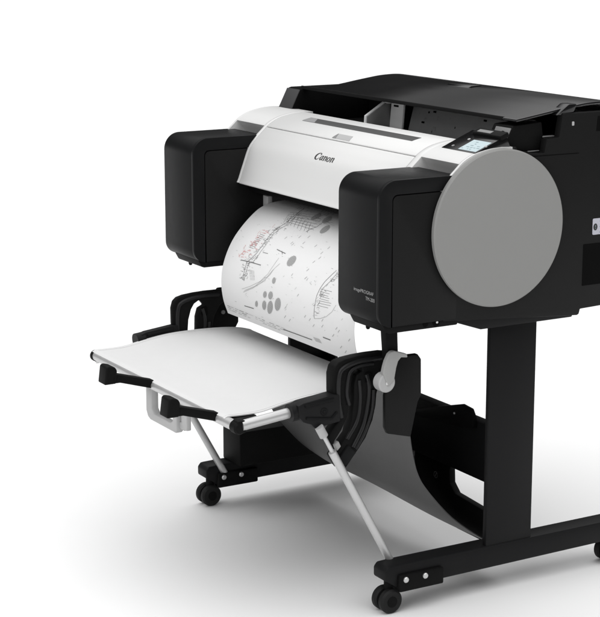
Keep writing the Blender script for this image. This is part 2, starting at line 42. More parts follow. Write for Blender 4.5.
M = dict(
    black=mat('black_textured_plastic', (.0100, .0102, .0106), .40, .06, noise=.06, bump=.12, bscale=1600, rvar=.05),
    panel=mat('charcoal_panel_plastic', (.0085, .0085, .0085), .52, .13, noise=.05, bump=.1, bscale=1600),
    deep=mat('matt_black_plastic', (.005, .005, .005), .6, .10, noise=.05),
    inner=mat('dark_interior', (.004, .004, .004), .8, .05),
    steel=mat('black_painted_steel', (.009, .009, .0095), .5, .13, noise=.05, bump=.06, bscale=700, rvar=.06),
    white=mat('white_gloss_plastic', (.70, .70, .695), .32, .4, noise=.008, nscale=8, bump=.02, bscale=500),
    disc=mat('grey_disc_plastic', (.262, .262, .256), .55, .25, noise=.015, nscale=15, bump=.05, bscale=1500),
    lid=mat('glossy_black_lid', (.009, .009, .0095), .15, .5, noise=.05, rvar=.02, nscale=12),
    speck=mat('dark_grey_panel', (.26, .26, .262), .5, .25, noise=.1, nscale=30),
    cheek=mat('lit_cheek_grey', (.055, .055, .056), .5, .2, noise=.06, nscale=30),  # paler than the bay cheek, for its lit front face
    rib=mat('lightened_satin_ridge', (.0105, .0105, .011), .4, .25, noise=.05, bump=.05, bscale=900),
    window=mat('smoked_window', (.075, .075, .075), .3, .4, noise=.08, nscale=18),
    guide=mat('pale_guide_plastic', (.85, .85, .85), .5, .3, noise=.02),
    grey=mat('light_grey_plastic', (.42, .42, .42), .45, .35, noise=.02),
    lever=mat('mid_grey_plastic', (.33, .33, .325), .45, .35, noise=.02),
    midgrey=mat('grey_plastic', (.22, .22, .22), .5, .3, noise=.03),
    alu=mat('brushed_aluminium', (.56, .56, .56), .42, .5, metal=.6, noise=.03, nscale=200, rvar=.06),
    cloth=mat('white_woven_cloth', (.655, .655, .655), .85, .1, noise=.015, nscale=40, bump=.25, bscale=700),
    gcloth=mat('grey_woven_cloth', (.088, .088, .088), .5, .35, noise=.06, nscale=30, bump=.25, bscale=700),  # same weave as the white cloth, in a darker even grey
    paper=mat('plot_paper', (.82, .82, .82), .75, .2, noise=.008, nscale=20),
    ink=mat('black_print_ink', (.17, .17, .17), .8, .1),
    ink2=mat('grey_print_ink', (.42, .42, .42), .8, .1),
    red=mat('red_print_ink', (.70, .40, .40), .8, .1),
    blob=mat('grey_hatch_print', (.40, .40, .40), .8, .1),
    letter=mat('black_lettering', (.03, .03, .03), .5, .3),
    lightletter=mat('silver_lettering', (.30, .30, .30), .4, .4),
    screen=mat('lit_screen', (.50, .60, .63), .35, .3, emit=.04),
    screenink=mat('screen_marks', (.25, .33, .36), .4, .3),
    label=mat('pale_label', (.50, .50, .56), .6, .2, noise=.12, nscale=160),
    rubber=mat('black_rubber', (.012, .012, .012), .6, .2, noise=.1, nscale=80),
    screw=mat('steel_screw', (.6, .6, .6), .35, .5, metal=.8),
)

# ------------------------------------------------------------------ helpers
def shift_link(name, bm, m, parent):
    base = parent
    while base is not None and base.parent is not None: base = base.parent
    if base is not None: bmesh.ops.translate(bm, verts=bm.verts, vec=-base.location)
    bmesh.ops.recalc_face_normals(bm, faces=bm.faces)
    me = bpy.data.meshes.new(name); bm.to_mesh(me); bm.free()
    for p in me.polygons: p.use_smooth = True
    me.set_sharp_from_angle(angle=R(32))
    for mm in (m if isinstance(m, (list, tuple)) else [m]): me.materials.append(mm)
    o = bpy.data.objects.new(name, me); col.objects.link(o)
    if parent is not None: o.parent = parent
    return o

def empty(name, loc, label, cat):
    o = bpy.data.objects.new(name, None); o.empty_display_size = .1; o.location = loc; col.objects.link(o)
    o['label'] = label; o['category'] = cat
    return o

AX = {'x': lambda a, b, t: (t, a, b), 'y': lambda a, b, t: (a, t, b), 'z': lambda a, b, t: (a, b, t)}
def prism(bm, pts, axis, t0, t1, bev=0., seg=2):
    f = AX[axis]; n = len(pts); tmp = bmesh.new()
    v0 = [tmp.verts.new(f(a, b, t0)) for a, b in pts]; v1 = [tmp.verts.new(f(a, b, t1)) for a, b in pts]
    tmp.faces.new(v0); tmp.faces.new(v1[::-1])
    for i in range(n): tmp.faces.new((v0[i], v0[(i + 1) % n], v1[(i + 1) % n], v1[i]))
    bmesh.ops.recalc_face_normals(tmp, faces=tmp.faces)
    if bev:
        es = [e for e in tmp.edges if len(e.link_faces) == 2 and e.calc_face_angle(0) > R(28)]
        bmesh.ops.bevel(tmp, geom=es, offset=bev, segments=seg, profile=.5, affect='EDGES', clamp_overlap=True)
    merge(bm, tmp)

def merge(bm, tmp):
    me = bpy.data.meshes.new('tmp'); tmp.to_mesh(me); tmp.free(); bm.from_mesh(me); bpy.data.meshes.remove(me)

def box(bm, x, y, z, bev=.002, seg=2):
    prism(bm, [(x[0], y[0]), (x[1], y[0]), (x[1], y[1]), (x[0], y[1])], 'z', z[0], z[1], bev, seg)

def tube(bm, pts, r, n=16, flat=None):
    pts = [Vector(p) for p in pts]; rings = []
    t0 = (pts[1] - pts[0]).normalized()
    ref = Vector((0, 0, 1)) if abs(t0.z) < .9 else Vector((1, 0, 0))
    nrm = (ref - t0 * ref.dot(t0)).normalized()
    for i, p in enumerate(pts):
        if i == 0: t = (pts[1] - pts[0]).normalized()
        elif i == len(pts) - 1: t = (pts[-1] - pts[-2]).normalized()
        else: t = ((pts[i + 1] - p).normalized() + (p - pts[i - 1]).normalized()).normalized()
        nrm = (nrm - t * nrm.dot(t)).normalized(); bi = t.cross(nrm)
        rr = r[i] if isinstance(r, (list, tuple)) else r
        rings.append([bm.verts.new(p + nrm * math.cos(2 * math.pi * k / n) * rr + bi * math.sin(2 * math.pi * k / n) * rr) for k in range(n)])
    for a, b in zip(rings[:-1], rings[1:]):
        for k in range(n): bm.faces.new((a[k], a[(k + 1) % n], b[(k + 1) % n], b[k]))
    bm.faces.new(rings[0][::-1]); bm.faces.new(rings[-1])

def cyl(bm, c, axis, r, length, bev=.002, n=48):
    """cylinder centred on c along axis, chamfered rims"""
    h = length / 2; d = {'x': Vector((1, 0, 0)), 'y': Vector((0, 1, 0)), 'z': Vector((0, 0, 1))}[axis]
    c = Vector(c)
    tube(bm, [c - d * h, c - d * (h - bev), c + d * (h - bev), c + d * h], [r - bev, r, r, r - bev], n)

def cr(P, n=8):
    P = [Vector(p) for p in P]; Q = [P[0] * 2 - P[1]] + P + [P[-1] * 2 - P[-2]]; out = []
    for i in range(1, len(Q) - 2):
        a, b, c, d = Q[i - 1:i + 3]
        for k in range(n):
            t = k / n
            out.append(.5 * (2 * b + (c - a) * t + (2 * a - 5 * b + 4 * c - d) * t * t + (3 * b - a - 3 * c + d) * t ** 3))
    out.append(P[-1]); return out

class Prof:
    """a profile in the YZ plane, addressed by X and arc length"""
    def __init__(s, pts, n=10, flip=1):
        s.P = cr(pts, n); s.S = [0.]
        for a, b in zip(s.P[:-1], s.P[1:]): s.S.append(s.S[-1] + (b - a).length)
        s.flip = flip
    def at(s, x, t, off=0.):
        t = min(max(t, 0), s.S[-1] - 1e-7); i = 0
        lo, hi = 0, len(s.S) - 1
        while hi - lo > 1:
            mid = (lo + hi) // 2
            if s.S[mid] <= t: lo = mid
            else: hi = mid
        a, b = s.P[lo], s.P[hi]; k = (t - s.S[lo]) / max(1e-9, s.S[hi] - s.S[lo]); p = a.lerp(b, k)
        d = (b - a).normalized(); nn = Vector((-d.y, d.x)) * s.flip
        q = p + nn * off; return Vector((x, q.x, q.y))
    def s_of(s, y):
        return min(range(len(s.P)), key=lambda i: abs(s.P[i].x - y)) and s.S[min(range(len(s.P)), key=lambda i: abs(s.P[i].x - y))]

def round_rect(a0, a1, b0, b1, r, n=6):
    o = []
    for (ca, cb, s) in ((a1 - r, b1 - r, 0), (a0 + r, b1 - r, 90), (a0 + r, b0 + r, 180), (a1 - r, b0 + r, 270)):
        for k in range(n + 1):
            t = R(s + 90 * k / n); o.append((ca + r * math.cos(t), cb + r * math.sin(t)))
    return o

def text_mesh(body, size, xf, bm, align='LEFT', spacing=1.0):
    c = bpy.data.curves.new('t', 'FONT'); c.body = body; c.size = size; c.align_x = align; c.space_character = spacing
    o = bpy.data.objects.new('t', c); col.objects.link(o)
    dg = bpy.context.evaluated_depsgraph_get(); me = bpy.data.meshes.new_from_object(o.evaluated_get(dg))
    for v in me.vertices: v.co = xf(v.co)
    bm.from_mesh(me); bpy.data.meshes.remove(me); bpy.data.objects.remove(o); bpy.data.curves.remove(c)

# ------------------------------------------------------------------ 1. the printer
PR = empty('large_format_printer', (0, .35, .62), 'white and black large format printer with a round grey disc on its side', 'printer')

# --- white cover profile (Y, Z): lip, front, rounded shoulder, top
COV = Prof([(.118, .838), (.123, .848), (.134, .878), (.151, .921), (.171, .946), (.188, .962), (.207, .978), (.235, .991), (.27, .9985), (.302, 1.001)], 10)
SEAM = COV.S[min(range(len(COV.P)), key=lambda i: abs(COV.P[i].x - .1975))]
def shell(x0, x1, s0, s1, th, name, m, parent, n=40, cols=None):
    bm = bmesh.new(); ss = [s0 + (s1 - s0) * k / n for k in range(n + 1)]
    outer = [COV.at(0, s) for s in ss]; inn = [COV.at(0, s, -th) for s in ss]
    prism(bm, [(p.y, p.z) for p in outer] + [(p.y, p.z) for p in inn[::-1]], 'x', x0, x1, .0018, 2)
    return shell_link(name, bm, m, parent)
def shell_link(name, bm, m, parent): return shift_link(name, bm, m, parent)

front_cover = shell(-.3235, .3235, 0, SEAM - .001, .007, 'front_cover', M['white'], PR)
top_cover = shell(-.3235, .3235, SEAM + .001, COV.S[-1], .007, 'top_cover', M['white'], PR)

def strip(bm, prof, xa, xb, sa, sb, off0, off1, n=10):
    """curved slab lying on a profile; xa/xb may be (x at sa, x at sb)"""
    top, bot = [], []
    for k in range(n + 1):
        t = k / n; s = sa + (sb - sa) * t
        x0 = xa[0] + (xa[1] - xa[0]) * t; x1 = xb[0] + (xb[1] - xb[0]) * t
        top.append([bm.verts.new(prof.at(x0, s, off1)), bm.verts.new(prof.at(x1, s, off1))])
        bot.append([bm.verts.new(prof.at(x0, s, off0)), bm.verts.new(prof.at(x1, s, off0))])
    for k in range(n):
        bm.faces.new((top[k][0], top[k][1], top[k + 1][1], top[k + 1][0]))
        bm.faces.new((bot[k][0], bot[k + 1][0], bot[k + 1][1], bot[k][1]))
        bm.faces.new((top[k][0], top[k + 1][0], bot[k + 1][0], bot[k][0]))
        bm.faces.new((top[k][1], bot[k][1], bot[k + 1][1], top[k + 1][1]))
    bm.faces.new((top[0][0], bot[0][0], bot[0][1], top[0][1])); bm.faces.new((top[n][0], top[n][1], bot[n][1], bot[n][0]))
sY = lambda y: COV.S[min(range(len(COV.P)), key=lambda i: abs(COV.P[i].x - y))]
bm = bmesh.new(); strip(bm, COV, (-.222, -.222), (.249, .249), sY(.238), sY(.264), -.003, .0006)
win = shift_link('viewing_window', bm, M['window'], top_cover); win['label'] = 'smoked grey viewing window strip'
bm = bmesh.new(); strip(bm, COV, (-.222, -.222), (-.165, -.19), sY(.238), sY(.264), .0006, .0010)
shift_link('window_end_patch', bm, M['speck'], win)  # paler grey patch at the left end of the window
# latch recess in the middle of the seam: its shade coloured onto a grey slab and a darker patch
bm = bmesh.new(); strip(bm, COV, (-.022, -.016), (.052, .046), sY(.200), sY(.2135), -.004, .0007)
latch = shift_link('latch', bm, M['grey'], top_cover)
bm = bmesh.new(); strip(bm, COV, (-.022, -.016), (-.006, -.015), sY(.200), sY(.2135), .0007, .0012)
shift_link('latch_shade_patch', bm, M['midgrey'], latch)

# brand lettering: hand drawn glyphs wrapped on the front cover
def ribbon(pts, ws):
    P = cr([(p[0], p[1]) for p in pts], 6); n = len(P); L, Rr = [], []
    for i, p in enumerate(P):
        d = (P[min(i + 1, n - 1)] - P[max(i - 1, 0)]).normalized(); q = Vector((-d.y, d.x))
        f = i / (n - 1) * (len(ws) - 1); k = min(int(f), len(ws) - 2); w = ws[k] + (ws[k + 1] - ws[k]) * (f - k)
        L.append(p + q * w / 2); Rr.append(p - q * w / 2)
    return L, Rr
def glyphs():
    out = []
    # units: cap height 1, x height .68
    out += [ribbon([(.80, .70), (.78, .90), (.58, .98), (.30, .86), (.12, .55), (.14, .20), (.36, .03), (.62, .10), (.82, .34)], [.16, .12, .08, .16, .25, .22, .13, .08, .05])]
    def a(x): return [ribbon([(x + .40, .60), (x + .26, .64), (x + .10, .44), (x + .08, .18), (x + .20, .05), (x + .36, .22), (x + .42, .40)], [.08, .09, .15, .17, .12, .07, .06]),
                      ribbon([(x + .44, .67), (x + .42, .4), (x + .42, .14), (x + .54, .06)], [.15, .17, .16, .07])]
    def nn(x): return [ribbon([(x - .02, .56), (x + .08, .66), (x + .10, .4), (x + .10, .0)], [.05, .12, .17, .17]),
                       ribbon([(x + .12, .44), (x + .28, .64), (x + .42, .60), (x + .44, .36), (x + .44, .12), (x + .56, .06)], [.06, .09, .16, .17, .16, .07])]
    def o(x): return [ribbon([(x + .28, .65), (x + .12, .52), (x + .07, .32), (x + .13, .11), (x + .27, .02), (x + .42, .14), (x + .48, .35), (x + .42, .54), (x + .28, .65)], [.07, .14, .17, .14, .07, .14, .17, .14, .07])]
    return out + a(.92) + nn(1.56) + o(2.16) + nn(2.80)
bm = bmesh.new(); s0 = sY(.155); h = .0185; wx = .083 / 3.38
for L, Rr in glyphs():
    v = [(bm.verts.new(COV.at(-.0285 + p.x * wx, s0 + p.y * h, .0004)), bm.verts.new(COV.at(-.0285 + q.x * wx, s0 + q.y * h, .0004))) for p, q in zip(L, Rr)]
    for a, b in zip(v[:-1], v[1:]): bm.faces.new((a[0], a[1], b[1], b[0]))
shift_link('brand_lettering', bm, M['letter'], front_cover)

# --- white end caps either side of the cover, with a pocket cut out behind each ink tower
def cap_section(notch):
    ss = [COV.S[-1] * k / 60 for k in range(61)]
    pts = [COV.at(0, s) for s in ss]; pts = [(p.y, p.z) for p in pts]
    if notch:
        top = [p for p in pts if p[0] > .1985]; pts = [(.238, .90), (.2225, .944), (.1985, .9715)] + top
        pts[0] = (.235, .90)
    return pts + [(.33, .9995), (.33, .90)] + ([] if notch else [(.20, .838)])
def cap(xs, nx):
    bm = bmesh.new()
    prism(bm, cap_section(False), 'x', xs[0], nx[0], .0012)
    prism(bm, cap_section(True), 'x', nx[0], nx[1], 0)
    prism(bm, cap_section(False), 'x', nx[1], xs[1], .0012)
    return shift_link('end_cap', bm, M['white'], PR)
cap((-.486, -.3255), (-.478, -.338)); capR = cap((.3255, .489), (.345, .482))

# --- black housing under and behind the cover
bm = bmesh.new()
box(bm, (-.485, .485), (.275, .56), (.66, .962), .004)
box(bm, (-.333, .333), (.205, .274), (.815, .935), .003)
box(bm, (-.333, .333), (.150, .204), (.815, .872), .003)
box(bm, (-.304, .333), (.225, .274), (.648, .772), .003)
box(bm, (-.486, .480), (.561, .72), (.64, .99), .01)
box(bm, (-.48, .47), (.19, .7), (.637, .655), .003)
housing = shift_link('housing', bm, M['inner'], PR)
bm = bmesh.new(); box(bm, (-.3325, -.3085), (.191, .2035), (.69, .801), .001)
shift_link('paper_edge_guide', bm, M['grey'], housing)

# right side panel: profile in YZ, with the roll holder cavity notched out of its top edge
bm = bmesh.new()
side = [(.16, .646), (.515, .620), (.52, .622), (.523, .633), (.74, .640), (.74, 1.04), (.70, 1.062), (.46, 1.062), (.452, 1.012), (.418, 1.010), (.414, .981), (.345, .985), (.338, 1.0), (.31, .985), (.192, .945), (.192, .90), (.16, .9)]
prism(bm, side, 'x', .470, .4905, .002)
sidep = shift_link('side_panel', bm, M['panel'], PR)
bm = bmesh.new()   # the fine parting line towards the back of the panel
prism(bm, [(.335, .9757), (.505, .9747), (.505, .9765), (.335, .9778)], 'x', .4895, .4909)
shift_link('parting_line', bm, M['inner'], sidep)
bm = bmesh.new(); box(bm, (.470, .4912), (.525, .60), (.684, .776), .001)
shift_link('socket_recess', bm, M['inner'], sidep)
bm = bmesh.new(); prism(bm, round_rect(.549, .61, .7945, .830, .003), 'x', .4906, .4914)
lab = shift_link('warning_label', bm, M['label'], sidep)
bm = bmesh.new(); prism(bm, [(.5565 + .0055 * math.cos(t * math.pi / 12), .8115 + .0075 * math.sin(t * math.pi / 12)) for t in range(24)], 'x', .4914, .4918)
dotl = shift_link('warning_symbol', bm, M['letter'], lab)
bm = bmesh.new(); prism(bm, [(.5558, .8155), (.5572, .8155), (.5569, .8105), (.5561, .8105)], 'x', .4918, .4922); prism(bm, [(.5559, .8090), (.5571, .8090), (.5571, .8075), (.5559, .8075)], 'x', .4918, .4922)
for k in range(5): prism(bm, [(.568 + .003 * (k % 2), .824 - k * .006), (.590, .824 - k * .006), (.590, .8225 - k * .006), (.568 + .003 * (k % 2), .8225 - k * .006)], 'x', .4914, .4918)
shift_link('warning_text', bm, M['screenink'], lab)
bm = bmesh.new(); prism(bm, [(.55, 1.02), (.60, 1.02), (.60, 1.052), (.553, 1.052)], 'x', .4895, .4910)
shift_link('grip_recess', bm, M['inner'], sidep)
bm = bmesh.new(); box(bm, (.4895, .4925), (.483, .489), (1.035, 1.044), .0015)
shift_link('stop_pin', bm, M['grey'], sidep)
# knobs along the bottom edge
bm = bmesh.new()
for y, r in ((.118, .008), (.145, .010)): cyl(bm, (.478, y, .645), 'x', r, .02)
box(bm, (.455, .486), (.125, .137), (.636, .652), .001)
shift_link('bottom_knob', bm, M['inner'], PR)
bm = bmesh.new(); cyl(bm, (.4885, .146, .646), 'x', .0028, .003, .0008, 14); shift_link('bottom_screw', bm, M['screw'], PR)

# --- ink towers
def tower_profile(front=0., zb=.648, zt=.950, yb=.193, rt=.040, rb=.032, n=12):
    o = [(yb, zb)]
    o += [(front + rb - rb * math.sin(t), zb + rb - rb * math.cos(t)) for t in [math.pi / 2 * k / n for k in range(n + 1)]]
    o += [(front + rt - rt * math.cos(t), zt - rt + rt * math.sin(t)) for t in [math.pi / 2 * k / n for k in range(n + 1)]]
    o += [(yb, zt)]
    return o
def tower(x0, x1, label):
    bm = bmesh.new(); P = tower_profile()
    prism(bm, P, 'x', x0, x1 - .0095, .0015)
    # frame on the +X end: front strip and top strip around the inset panel
    n = 12; rt, rb = .040, .032
    outer = P[:]                               # bottom back -> front -> top back
    py, pz, pr = .0305, .921, .012
    inner = [(.193, pz)] + [(py + pr - pr * math.sin(t), pz - pr + pr * math.cos(t)) for t in [math.pi / 2 * k / 6 for k in range(7)]] + [(py, .648)]
    frame = outer[1:] + inner
    frame = [(py, .648)] + [p for p in outer[1:] if True] + [(.193, pz)] + [(py + pr - pr * math.sin(t), pz - pr + pr * math.cos(t)) for t in [math.pi / 2 * k / 6 for k in range(7)]]
    prism(bm, frame, 'x', x1 - .0095, x1, .0014)
    o = shift_link('ink_tower', bm, M['black'], PR); o['label'] = label
    bm = bmesh.new(); g = .0022
    pan = [(.193, .6485), (.193, pz - g)] + [(py + g + pr - pr * math.sin(t), pz - g - pr + pr * math.cos(t)) for t in [math.pi / 2 * k / 6 for k in range(7)]] + [(py + g, .6485)]
    prism(bm, pan, 'x', x1 - .009, x1 - .0004, .0008)
    shift_link('tower_side_panel', bm, M['panel'], o)
    bm = bmesh.new()
    prism(bm, [(.012, .655), (.022, .637), (.030, .634), (.20, .634), (.20, .655)], 'x', x0 + .025, x1 - .004, .003)
    shift_link('drip_tray', bm, M['deep'], o)
    bm = bmesh.new(); tube(bm, [((x0 + .048), .045, .640), ((x0 + .048), .045, .626), ((x0 + .048), .045, .622)], [.0055, .005, .003], 16)
    shift_link('foot_peg', bm, M['deep'], o)
    return o
tl = tower(-.491, -.333, 'left ink tower standing beside the printed sheet')
tr = tower(.333, .491, 'right ink tower carrying small silver model lettering')
bm = bmesh.new()
text_mesh('imagePROGRAF', .0100, lambda v: Vector((.396 + v.x * 1.13, -.0006, .7135 + v.y)), bm)
text_mesh('TM-200', .0108, lambda v: Vector((.4765 + v.x, -.0006, .7005 + v.y)), bm, 'RIGHT')
shift_link('model_lettering', bm, M['lightletter'], tr)

# --- the round disc
bm = bmesh.new(); cyl(bm, (.4975, .2915, .8325), 'x', .1665, .0135, .0030, 160)
shift_link('round_side_disc', bm, M['disc'], PR)

# --- control panel: a tilted wedge on the right end cap
TY, TZ = .236, .9925; TA = R(22)
def tilt(x, d, off=0.): return Vector((x, TY + d * math.cos(TA) - off * math.sin(TA), TZ + d * math.sin(TA) + off * math.cos(TA)))
def tilt_slab(bm, pts, o0, o1, bev=0.):
    tmp = bmesh.new(); n = len(pts)
    a = [tmp.verts.new(tilt(x, d, o0)) for x, d in pts]; b = [tmp.verts.new(tilt(x, d, o1)) for x, d in pts]
    tmp.faces.new(a); tmp.faces.new(b[::-1])
    for i in range(n): tmp.faces.new((a[i], a[(i + 1) % n], b[(i + 1) % n], b[i]))
    bmesh.ops.recalc_face_normals(tmp, faces=tmp.faces)
    if bev: bmesh.ops.bevel(tmp, geom=tmp.edges[:], offset=bev, segments=2, profile=.5, affect='EDGES')
    merge(bm, tmp)
bm = bmesh.new(); tilt_slab(bm, [(.366, -.002), (.487, -.002), (.487, .085), (.366, .085)], -.03, .0, .0015)
ctl = shift_link('control_panel', bm, M['lid'], PR)
bm = bmesh.new(); tilt_slab(bm, [(.4215, .003), (.4835, .003), (.4835, .047), (.4215, .047)], -.001, .0006)
scr = shift_link('screen', bm, M['screen'], ctl)
bm = bmesh.new(); rr = random.Random(3)
for k in range(5):
    d = .008 + k * .0075
    x = .426
    while x < .475:
        w = rr.uniform(.003, .010)
        if rr.random() < .55: tilt_slab(bm, [(x, d), (x + w, d), (x + w, d + rr.uniform(.0012, .0028)), (x, d + .0015)], .0006, .0009)
        x += w + .004
shift_link('screen_icon', bm, M['screenink'], scr)
for x, d in ((.405, .046), (.4845, .030), (.392, .012)):
    bm = bmesh.new(); tilt_slab(bm, round_rect(x - .004, x + .003, d - .003, d + .003, .0025, 4), -.001, .0008)
    b = shift_link('panel_button', bm, M['grey'] if d > .02 else M['speck'], ctl)
bm = bmesh.new(); tilt_slab(bm, [(.392, .066), (.492, .066), (.492, .088), (.392, .088)], -.004, .007, .002)
hood = shift_link('panel_hood', bm, M['deep'], ctl)
bm = bmesh.new(); tilt_slab(bm, [(.405, .070), (.452, .070), (.452, .080), (.405, .080)], .0066, .0078)
shift_link('hood_strip', bm, M['midgrey'], hood)

# --- roll cover and what shows below its front edge
LID = Prof([(.345, 1.0545), (.37, 1.0580), (.42, 1.0652), (.48, 1.0740), (.54, 1.0810), (.60, 1.080), (.66, 1.064), (.72, 1.02)], 8)
bm = bmesh.new()
o = [(p.x, p.y) for p in LID.P]; inn = [LID.at(0, s, -.006) for s in LID.S]
prism(bm, o + [(p.y, p.z) for p in inn[::-1]], 'x', -.335, .478, .0022)
lid = shift_link('roll_cover', bm, M['lid'], PR)
bm = bmesh.new(); prism(bm, [(.343, 1.0485), (.3465, 1.0565), (.353, 1.0555), (.351, 1.0475)], 'x', -.412, .43, .001)
shift_link('cover_front_edge', bm, M['deep'], lid)
bm = bmesh.new(); prism(bm, [(.52, 1.079), (.53, 1.0835), (.555, 1.0845), (.575, 1.079)], 'x', -.03, .06, .002)
shift_link('cover_grip', bm, M['lid'], lid)
bm = bmesh.new(); prism(bm, [(.445, 1.058), (.478, 1.081), (.50, 1.080), (.49, 1.058)], 'x', .455, .486, .003)
shift_link('cover_hinge_tab', bm, M['lid'], lid)
# left cheek of the roll bay: near-black inside, light on its front put into a paler plate
bm = bmesh.new(); prism(bm, [(.293, .962), (.337, 1.048), (.345, 1.050), (.49, 1.050), (.54, 1.052), (.54, .962)], 'x', -.462, -.398, .002)
lc = shift_link('bay_cheek', bm, M['inner'], PR)
bm = bmesh.new(); prism(bm, [(.3045, .986), (.336, 1.0468), (.3335, 1.0478), (.302, .987)], 'x', -.4615, -.3985, .0008); shift_link('lit_cheek_front', bm, M['cheek'], lc)
bm = bmesh.new(); box(bm, (-.396, -.312), (.348, .358), (1.0475, 1.0545), .001); shift_link('bay_latch', bm, M['alu'], PR)
# bay interior: floor, dark back wall, speckled panel with its holes, pale paper guide
bm = bmesh.new(); box(bm, (-.398, .47), (.304, .69), (.955, .968), 0); box(bm, (-.4615, .47), (.5405, .57), (.955, 1.050), 0)
shift_link('bay_interior', bm, M['inner'], PR)
bm = bmesh.new(); prism(bm, [(.432, .966), (.452, 1.04), (.458, 1.04), (.440, .966)], 'x', -.06, .40, .001)
bp = shift_link('bay_panel', bm, M['speck'], PR)
rr = random.Random(9)
bm = bmesh.new(); bm2 = bmesh.new()
for k in range(22):
    x = rr.uniform(-.03, .30); t = rr.uniform(.15, .8); y = .432 + .02 * t - .0006; z = .966 + .074 * t; w = rr.choice([.002, .003, .006, .012])
    tgt = bm if rr.random() < .6 else bm2
    tgt.faces.new([tgt.verts.new(c) for c in ((x, y, z), (x + w, y, z), (x + w, y + .0010, z + .0045), (x, y + .0010, z + .0045))])
shift_link('panel_slot', bm, M['inner'], bp); shift_link('panel_mark', bm2, M['midgrey'], bp)
bm = bmesh.new()
prism(bm, [(-.1045, 1.037), (-.052, 1.037), (-.060, .975), (-.113, .975)], 'y', .4155, .4215, .001)
pg = shift_link('paper_guide', bm, M['guide'], PR)
bm = bmesh.new(); prism(bm, [(.35, .972), (.418, .972), (.418, 1.037), (.405, 1.037), (.352, 1.005)], 'x', -.116, -.111, .001); shift_link('guide_cheek', bm, M['midgrey'], pg)
bm = bmesh.new(); tube(bm, [(-.116, .349, .973), (-.116, .351, 1.006), (-.116, .404, 1.038), (-.105, .416, 1.038)], .0042, 10); shift_link('guide_rim', bm, M['guide'], pg)
bm = bmesh.new(); box(bm, (-.092, -.073), (.4135, .4160), (1.028, 1.0325), .0008); shift_link('guide_slot', bm, M['inner'], pg)
# small grey tag beside the control panel, on the right cheek
bm = bmesh.new(); prism(bm, [(.318, .985), (.345, 1.04), (.42, 1.045), (.43, .985)], 'x', .400, .469, .003)
rc = shift_link('roll_holder_block', bm, M['deep'], PR)
bm = bmesh.new(); prism(bm, [(.3275, 1.0085), (.3410, 1.0355), (.3432, 1.0345), (.3297, 1.0075)], 'x', .414, .466, .0008)
tg = shift_link('grey_tag', bm, M['midgrey'], rc)
bm = bmesh.new(); prism(bm, [(.3322, 1.0195), (.3366, 1.0283), (.3370, 1.0281), (.3326, 1.0193)], 'x', .441, .449); shift_link('tag_symbol', bm, M['inner'], tg)
bm = bmesh.new(); box(bm, (.455, .469), (.417, .46), (1.0115, 1.0135), .0006); shift_link('roll_bearing_plate', bm, M['alu'], rc)
bm = bmesh.new(); box(bm, (.452, .4695), (.385, .415), (.983, .985), .0005); shift_link('roll_bearing_plate', bm, M['alu'], rc)
# plate that bolts the printer to the stand
bm = bmesh.new(); prism(bm, [(.19, .640), (.275, .611), (.52, .611), (.525, .637)], 'x', .36, .468, .003); shift_link('mounting_plate', bm, M['steel'], PR)
bm = bmesh.new(); prism(bm, [(.19, .640), (.275, .611), (.52, .611), (.525, .637)], 'x', -.468, -.36, .003); shift_link('mounting_plate', bm, M['steel'], PR)

# ------------------------------------------------------------------ 2. the stand
ST = empty('printer_stand', (0, .38, 0), 'black steel stand on casters carrying the printer, with a cross beam and long feet', 'stand')
def post(s):
    bm = bmesh.new(); x = sorted((s * .4255, s * .4395)); box(bm, x, (.321, .446), (.105, .612), .003)
    x2 = sorted((s * .392, s * .4253)); box(bm, x2, (.436, .446), (.105, .60), .001)
    shift_link('post', bm, M['steel'], ST)
post(-1); post(1)
def foot(s):
    bm = bmesh.new(); x = sorted((s * .392, s * .442))
    prism(bm, [(.056, .078), (.056, .098), (.064, .108), (.10, .109), (.72, .109), (.735, .095), (.735, .060), (.09, .055)], 'x', x[0], x[1], .004)
    f = shift_link('foot', bm, M['steel'], ST)
    bm = bmesh.new(); xi = s * .392 if s < 0 else s * .442
    e = .012
    box(bm, sorted((xi - .001, xi + e)), (.085, .200), (.050, .088), .004); shift_link('pivot_bracket', bm, M['deep'], f)
    for y in (.100, .150):
        bm = bmesh.new(); cyl(bm, (xi + e + .001, y, .078), 'x', .0065, .006, .0015, 20); shift_link('pivot_bolt', bm, M['screw'], f)
    for y in (.075, .69):
        bm = bmesh.new(); xc = s * .418
        tube(bm, [(xc, y + .006, .07), (xc, y + .006, .045)], .012, 16); prism(bm, [(y - .006, .03), (y + .012, .056), (y + .026, .050), (y + .022, .028)], 'x', xc - .006, xc + .006, .001)
        c = shift_link('caster', bm, M['deep'], ST)
        for dx in (-.0135, .0135):
            bm = bmesh.new(); cyl(bm, (xc + dx, y, .0272), 'x', .0270, .018, .004, 32); w = shift_link('caster_wheel', bm, M['rubber'], c)
            bm = bmesh.new(); cyl(bm, (xc + dx * 1.72, y, .0272), 'x', .012, .002, .0006, 24); shift_link('wheel_hub', bm, M['deep'], w)
foot(-1); foot(1)
# the tall box that sits along the left foot
bm = bmesh.new(); box(bm, (-.438, -.345), (.128, .60), (.1095, .200), .004); shift_link('foot_housing', bm, M['deep'], ST)
